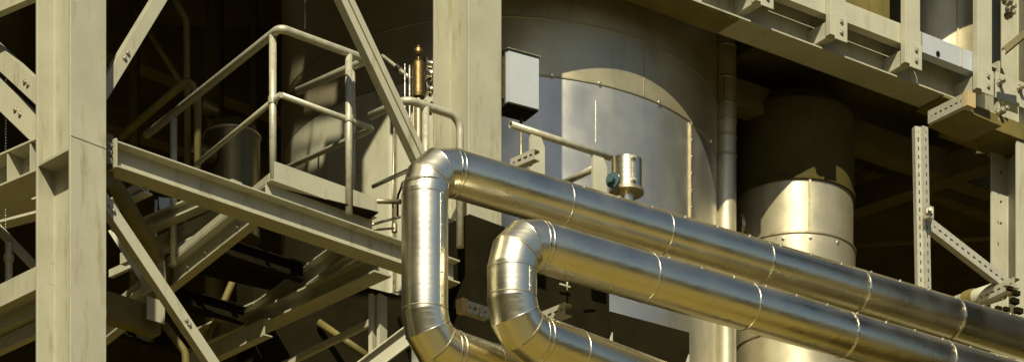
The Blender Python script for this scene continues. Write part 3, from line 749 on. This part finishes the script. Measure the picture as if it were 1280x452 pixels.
# ------------------------------------------------------------------ shaded interior left
def opipe(pts, r, label, m='olive', name='shaded_pipe', fr=.12, cat='pipe'):
    bm = nb(); tube(bm, fillet(pts, fr, 6) if len(pts) > 2 else pts, r, 18); return solo(name, bm, m, label, cat)
opipe([P(205, -25, 20.2), P(233, 26, 20.2), P(235, 260, 20.2)], .027, 'dark upright pipe with a bend near the top, right of the rising pale brace')
opipe([P(150, 172, 19.3), P(237, 98, 19.0), P(247, 120, 19.0), P(247, 240, 19.0)], .030, 'dark handrail in shade with a rounded end behind the pale handrail', name='handrail', cat='handrail', fr=.1)
opipe([P(160, 0, 21.5), P(232, 112, 21.3)], .024, 'dim slanting pipe deep in shade behind the rising pale brace')
opipe([P(381, -10, 20.0), P(381, 36, 20.0)], .009, 'thin pale cable hanging down to the handrail', 'seam', 'hanging_cable', cat='cable')
opipe([P(134, 215, 17.6), P(195, 318, 18.4), P(215, 360, 18.6)], .06, 'thick dark slanting pipe under the platform near the left column')
opipe([P(205, 405, 18.3), P(232, 440, 18.3), P(234, 520, 18.3)], .03, 'dark bent pipe below the platform behind the falling pale brace')
# steel drum vessel behind the handrail
ds = 20.0; cs = P(290, 0, ds); rs = 35 * ds / F; cs.z = 0
def zd(y): return P(290, y, ds).z
root = thing('steel_drum', Vector((cs.x, cs.y, zd(290))), 'dim steel drum with a bright vertical glint behind the pale handrail', 'drum')
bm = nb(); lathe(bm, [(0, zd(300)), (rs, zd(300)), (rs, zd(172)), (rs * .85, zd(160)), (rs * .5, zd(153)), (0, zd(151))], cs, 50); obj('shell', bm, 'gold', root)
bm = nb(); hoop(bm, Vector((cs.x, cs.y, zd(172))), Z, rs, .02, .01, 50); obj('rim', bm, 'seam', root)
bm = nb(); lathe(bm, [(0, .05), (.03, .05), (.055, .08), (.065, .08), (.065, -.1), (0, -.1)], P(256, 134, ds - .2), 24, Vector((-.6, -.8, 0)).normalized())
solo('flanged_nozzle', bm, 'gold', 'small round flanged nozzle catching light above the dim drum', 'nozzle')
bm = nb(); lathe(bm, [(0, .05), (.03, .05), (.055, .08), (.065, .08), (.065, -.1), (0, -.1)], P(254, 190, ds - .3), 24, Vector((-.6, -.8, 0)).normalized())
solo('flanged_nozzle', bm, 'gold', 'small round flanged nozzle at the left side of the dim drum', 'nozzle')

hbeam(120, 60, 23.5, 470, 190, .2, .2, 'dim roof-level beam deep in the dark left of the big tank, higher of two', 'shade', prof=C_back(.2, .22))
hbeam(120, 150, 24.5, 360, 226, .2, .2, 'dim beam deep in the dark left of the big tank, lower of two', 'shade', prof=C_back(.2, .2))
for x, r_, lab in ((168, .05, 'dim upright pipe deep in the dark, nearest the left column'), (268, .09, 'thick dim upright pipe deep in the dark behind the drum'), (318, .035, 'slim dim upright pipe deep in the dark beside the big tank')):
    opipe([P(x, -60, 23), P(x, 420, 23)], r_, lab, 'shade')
hbeam(134, 398, 17.1, 201, 418, .20, .16, 'shaded olive beam end stopping beside the falling pale brace', prof=C_back(.1, .2))
a, b = hz(182, 400, 17.25, 204, 407); bm = nb(); prism(bm, R(.012, .16, -.02, .01), a, b)
solo('end_cleat', bm, 'cream', 'pale cleat at the end of the shaded olive beam beside the falling brace', 'cleat')
hbeam(296, 418, 18.9, 468, 339, .13, .16, 'pale beam lit in patches under the platform, nearest the shiny pipe', 'cream')
hbeam(240, 436, 19.8, 440, 345, .16, .16, 'shaded pale beam behind the patchily lit one under the platform', 'cream')
hbeam(150, 300, 18.6, 290, 240, .10, .1, 'sunlit level member right under the platform grating', 'cream')
hbeam(130, 262, 18.2, 180, 240, .07, .08, 'short pale member between the left column and the hanging sheet', 'pale')
bm = nb(); q = P(206, 262, 19.6); n_ = 16; ua, va = U(10), V(10)
pr = [(-.05, .1), (.05, .1), (.05, -.14)] + [(.05 - .10 * math.sin(math.radians(k * 90 / 8)), -.14 + .24 * (1 - math.cos(math.radians(k * 90 / 8)))) for k in range(1, 8)]
fa = [bm.verts.new(q + ua * s + Z * t) for s, t in pr]; fb_ = [bm.verts.new(q + ua * s + Z * t + va * .01) for s, t in pr]
for i in range(len(pr)): bm.faces.new((fa[i], fa[(i + 1) % len(pr)], fb_[(i + 1) % len(pr)], fb_[i]))
bm.faces.new(fa); bm.faces.new(list(reversed(fb_)))
solo('hanging_sheet', bm, 'boxp', 'small bluish white curved sheet below the long pale beam', 'sheet')
for x0, x1, lab in ((465, 472, 'slim pale upright strip under the long beam, left one of a pair'), (475, 484, 'slim pale upright strip under the long beam, right one of a pair')):
    a = P(x0, 366, 17.55); b = P(x1, 370, 17.62); bm = nb()
    prism(bm, R(.03, 1.2, 0, -1.2), a, Vector((b.x, b.y, a.z))); solo('upright_strip', bm, 'cream', lab, 'upright')
hbeam(560, 326, 19.5, 592, 323, .02, .02, 'thin pale rod behind the black column casing', 'pale', 'thin_rod', R(.02, .02), 'rod')

for x0, y0, d, x1, y1, h, lab, m in (
    (150, 330, 18.9, 300, 262, .09, 'sunlit pale member under the platform, second below its floor', 'cream'),
    (136, 346, 19.3, 262, 290, .06, 'slim pale member under the platform, third below its floor', 'pale'),
    (150, 250, 18.1, 176, 236, .06, 'short bright flat piece close under the left end of the long beam', 'pale'),
    (236, 462, 19.2, 330, 418, .13, 'pale lower beam below the falling brace, near the bottom edge', 'cream'),
    (330, 470, 19.0, 470, 402, .05, 'thin pale rail low in the dark left of the pair of upright strips', 'pale')):
    hbeam(x0, y0, d, x1, y1, h, h, lab, m, prof=C_back(h * .6, h))
brace(140, 285, 18.3, 182, 350, 18.3, 12, 'pale slanting plate between the left column and the platform edge', 'F', depth=.02)
bm = nb(); prism(bm, R(.012, .16, 0, -.08), P(176, 356, 17.9), P(205, 338, 17.7)); solo('gusset_plate', bm, 'cream', 'pale gusset plate at the lower end of the platform edge channel', 'gusset plate')
opipe([P(195, 250, 18.8), P(194, 350, 18.8)], .012, 'thin pale upright rod beside the small hanging sheet', 'pale', 'upright_rod', cat='rod')
opipe([P(231, 252, 18.9), P(231, 340, 18.9)], .016, 'slim dark upright rod right of the handrail post foot', 'olive', 'upright_rod', cat='rod')
for x0, y0, x1, y1, lab in ((262, 420, 300, 330, 'dim steel hanger deep under the platform, left of the patchily lit beam'), (398, 402, 470, 452, 'dim slanting tie deep under the platform')):
    opipe([P(x0, y0, 19.6), P(x1, y1, 19.6)], .03, lab, 'olive', 'steel_tie', cat='tie')

# ------------------------------------------------------------------ far left of column A
hbeam(-40, 31, 16.6, 62, -12, .10, .1, 'pale tube-like beam crossing the top left corner', 'cream', prof=C_back(.06, .1))
brace(-30, 46, 16.8, 70, 138, 16.3, 24, 'wide pale brace falling right into the left column, upper one of a close pair', depth=.08, bolts=(.62, .66))
brace(-30, 90, 16.8, 70, 186, 16.4, 30, 'wide pale brace falling right into the left column, lower one of a close pair', depth=.05, bolts=(.5, .56))
a, b = hz(-60, 258, 16.4, 62, 206)
root = thing('steel_beam', a.copy(), 'pale stiffened beam reaching the left column at the left edge', 'steel beam')
bm = nb(); prism(bm, I(.26, .22, .014, .01), a, b); bevel(obj('web_and_flanges', bm, 'cream', root), .002)
uY = (b - a).normalized(); sY = Z.cross(uY)
for t in (.57, .8):
    q = a.lerp(b, t); bm = nb(); box(bm, q + Z * .11 + sY * .065, uY, sY, Z, .006, .058, .094); obj('stiffener', bm, 'cream', root)
bm = nb(); hexbolt(bm, a.lerp(b, .68) + sY * .118 + Z * .12, -sY, .02, .02); obj('bolt', bm, 'bolt', root)
brace(-40, 248, 16.9, 70, 362, 16.5, 10, 'narrow pale brace falling right behind the left column, below the stiffened beam', depth=.05)
bm = nb(); q = P(11, 0, 16.7); q.z = 0; lathe(bm, [(.026, P(11, 360, 16.7).z), (.026, P(11, 303, 16.7).z), (0, P(11, 303, 16.7).z)], q, 16); hoop(bm, P(11, 322, 16.7), Z, .026, .05, .01, 16)
solo('rail_post', bm, 'tube', 'stubby tube post at the left edge beside the narrow brace', 'post')
hbeam(-40, 402, 16.3, 60, 354, .14, .1, 'pale channel at the lower left edge, upper of three stacked members', 'cream', prof=C_back(.1, .15))
hbeam(-40, 428, 16.45, 60, 386, .12, .1, 'pale channel at the lower left edge, middle of three stacked members', 'cream', prof=C_back(.1, .14))
hbeam(-40, 456, 16.6, 60, 410, .1, .1, 'pale rounded pipe-like member at the lower left edge, lowest of three', 'tube', prof=C_back(.06, .09))
hbeam(-30, 268, 17.8, 60, 244, .05, .1, 'short flat pale ledge at the left edge in the shade', 'pale', prof=R(.16, .02), name='ledge', cat='ledge')
hbeam(-30, 285, 18.4, 60, 262, .05, .1, 'lower flat pale ledge at the left edge in the shade', 'pale', prof=R(.12, .02), name='ledge', cat='ledge')
# hanging chain at the left edge
root = thing('hanging_chain', P(7, 300, 16.9), 'fine hanging chain at the left edge, seen between the beams', 'chain')
bm = nb()
for k in range(60):
    q = P(7, 100 + k * 3.6, 16.9); lathe(bm, [(0, -.006), (.006, -.004), (.006, .004), (0, .006)], q, 8, Z)
obj('links', bm, 'band', root)

dbox(318, 512, 322, 640, 19.3, .3, 'black_box', 'wide black box added to darken the space under the platform, left of the vertical shiny pipe', 'black')  # box added only to keep the space under the platform dark
# ------------------------------------------------------------------ buildings added round the yard to cut sky light and mirror in the metal
def block(c, sx, sy, h, label, m='olive'):
    bm = nb(); box(bm, Vector((c[0], c[1], h / 2)), Vector((1, 0, 0)), Vector((0, 1, 0)), Z, sx, sy, h / 2 - .01)
    return solo('added_building', bm, m, label, 'building')
block((0, -40), 70, 6, 17, 'long low ochre shed added across the yard, mirrored in the pipes', 'ochre')
block((-30, 2), 8, 26, 36, 'tall olive hall added on the left side of the yard to block sky light')
block((44, 0), 8, 26, 11, 'low olive hall added on the right side of the yard to block sky light')
# ------------------------------------------------------------------ building shell, with unseen sheets and decks added to block light
def slab(name, a, b, z0, z1, t, m, label, cat):
    bm = nb(); prism(bm, R(t, z1 - z0), Vector((a[0], a[1], z0)), Vector((b[0], b[1], z1 if False else z0)))
    return solo(name, bm, m, label, cat)
fl = lambda s: (cA.x - .1 + U(AZ).x * s, cA.y + .2 + U(AZ).y * s)
def holed_wall(s0, s1, z0, z1, holes, label):
    """added sun-blocking sheet in the frame's plane with openings (s range, z range)"""
    ss = sorted({s0, s1} | {v for h in holes for v in h[:2] if s0 < v < s1})
    bm = nb()
    for a, b in zip(ss, ss[1:]):
        pa, pb = fl(a), fl(b); c = z0
        for h in sorted((h for h in holes if h[0] <= a + 1e-6 and b <= h[1] + 1e-6), key=lambda h: h[2]) + [(0, 0, z1, z1)]:
            if h[2] > c + 1e-4: prism(bm, R(.012, h[2] - c), Vector((pa[0], pa[1], c)), Vector((pb[0], pb[1], c)))
            c = max(c, h[3])
    return solo('sun_block_sheet', bm, 'olive', label, 'wall')
SH = Vector((-.03, -1, 0)).normalized(); TEL = math.tan(math.radians(42))
def wall_sz(x, y):
    """where the sun ray that reaches the tank at (x, y) crosses the sheet wall"""
    p = on_tank(x, y); o = Vector((*fl(0), 0)); uu = U(AZ)
    det = SH.x * -uu.y + uu.x * SH.y; bx, by = o.x - p.x, o.y - p.y
    return (SH.x * by - SH.y * bx) / det, p.z + (bx * -uu.y + uu.x * by) / det * TEL
holes = [(2.05, 3.2, 12.3, 13.95)]
for x0, x1, y0, y1 in ((365, 376, 80, 96), (384, 418, 112, 130), (368, 386, 161, 182), (392, 425, 152, 174), (366, 381, 195, 206), (389, 403, 184, 206), (434, 444, 150, 166)):  # openings shaped so sun through them lands as patches on the tank
    x0 -= 2; x1 += 3; y0 -= 3; y1 += 3
    n = max(3, (x1 - x0) // 3)                 # a slanted opening, cut in narrow steps
    for k in range(n):
        xa, xb = x0 + (x1 - x0) * k / n, x0 + (x1 - x0) * (k + 1) / n; xm = (xa + xb) / 2; sl = -8 * (k / n - .5)
        holes.append((wall_sz(xa, y0)[0], wall_sz(xb, y0)[0], wall_sz(xm, y1 + sl)[1], wall_sz(xm, y0 + sl)[1]))
holed_wall(-12, 1.95, 12.9, 17.5, [h for h in holes if h[1] < 1.95], 'unseen olive sheet added to block sun, with small light-shaping openings, high over the left column')
holed_wall(1.95, 4.42, 11.75, 17.5, [h for h in holes if h[0] >= 1.95], 'unseen olive sheet added to block sun, with a light-shaping opening, high over the platform')
ra = rx(470, .12); rb_ = rx(1112, .12); rc = rx(1500, .12)
slab('sun_block_sheet', (ra.x, ra.y), (rb_.x, rb_.y), zR + .452, 15.2, .06, 'olive', 'olive sheet added to block sun above the girder over the huge tank', 'wall')
slab('sun_block_sheet', (rb_.x, rb_.y), (rc.x, rc.y), 14.2, 15.2, .06, 'olive', 'olive sheet added to block sun high above the far right posts', 'wall')
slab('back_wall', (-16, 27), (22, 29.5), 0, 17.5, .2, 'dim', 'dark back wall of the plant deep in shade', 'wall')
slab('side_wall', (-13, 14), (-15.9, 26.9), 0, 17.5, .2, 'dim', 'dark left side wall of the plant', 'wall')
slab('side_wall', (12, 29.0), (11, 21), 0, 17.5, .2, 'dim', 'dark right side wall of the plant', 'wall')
bm = nb()
a_ = fl(4.42); b_ = rx(470, .0); c_ = rx(1500)
def deck(vs, z, label, nm='sky_block_deck', cat='roof'):  # decks added to keep sun and sky light off the inside
    bm = nb()
    lo = [bm.verts.new((x, y, z)) for x, y in vs]; hi = [bm.verts.new((x, y, z + .2)) for x, y in vs]
    for i in range(len(vs)): bm.faces.new((lo[i], lo[(i + 1) % len(vs)], hi[(i + 1) % len(vs)], hi[i]))
    bm.faces.new(lo); bm.faces.new(hi)
    return solo(nm, bm, 'dim', label, cat)
q_ = (b_.x + V(35).x * 8, b_.y + V(35).y * 8)
deck([(fl(-12)), (fl(4.42)), (b_.x - .02, b_.y), (q_[0] - .02, q_[1]), (-16, 29.5)], 17.5, 'unseen dark upper deck added over the platform to block sky light')
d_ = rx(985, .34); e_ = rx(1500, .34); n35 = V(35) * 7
deck([(d_.x, d_.y), (e_.x, e_.y), (12.4, 29.2), (d_.x + n35.x, d_.y + n35.y)], zR + .30, 'dark floor added under the gold-brown tank behind the girder to block sun', 'sun_block_floor', 'floor')  # added so no sun patches fall on the beams below
deck([(b_.x, b_.y), (c_.x, c_.y), (12.5, 29.5), (q_[0], 29.5), q_], 15.2, 'unseen dark lower deck added over the huge tank to block sky light')
bm = nb(); prism(bm, R(.05, 2.3), Vector((b_.x, b_.y, 15.2)), Vector((q_[0], q_[1], 15.2)))
solo('sun_block_sheet', bm, 'olive', 'unseen olive sheet added to block light between the two roof decks', 'wall')

# ------------------------------------------------------------------ light and camera
SUN_AZ, SUN_EL = math.atan2(-1, -.03), math.radians(42)
sd = Vector((math.cos(SUN_EL) * math.cos(SUN_AZ), math.cos(SUN_EL) * math.sin(SUN_AZ), math.sin(SUN_EL)))
sun = bpy.data.lights.new('sun', 'SUN'); sun.energy = 5.0; sun.angle = math.radians(.5); sun.color = (1, .92, .69)
so = bpy.data.objects.new('sun', sun); COL.objects.link(so)
so.rotation_euler = (-sd).to_track_quat('-Z', 'Y').to_euler(); so.location = (-5, -10, 20)

w = bpy.data.worlds.new('World'); SC.world = w; w.use_nodes = True
nt = w.node_tree; bg = nt.nodes['Background']; sk = nt.nodes.new('ShaderNodeTexSky'); sk.sky_type = 'NISHITA'; sk.sun_disc = False
sk.sun_elevation = SUN_EL; sk.sun_rotation = math.pi / 2 - SUN_AZ
sk.dust_density = 1.0; sk.air_density = 1.0
nt.links.new(sk.outputs[0], bg.inputs['Color']); bg.inputs['Strength'].default_value = .052

cam = bpy.data.cameras.new('camera'); co = bpy.data.objects.new('camera', cam); COL.objects.link(co)
co.location = (0, 0, CAMZ); co.rotation_euler = (math.pi / 2, 0, 0)
cam.sensor_width = 36; cam.lens = 36 * F / 1280; cam.shift_y = (YH - 226) / 1280; cam.clip_end = 2000
SC.camera = co
vsn = SC.view_settings; vsn.view_transform = 'Standard'; vsn.look = 'None'; vsn.exposure = 0.34; vsn.gamma = 1; vsn.use_curve_mapping = False
SC.cycles.max_bounces = 6; SC.cycles.use_denoising = True
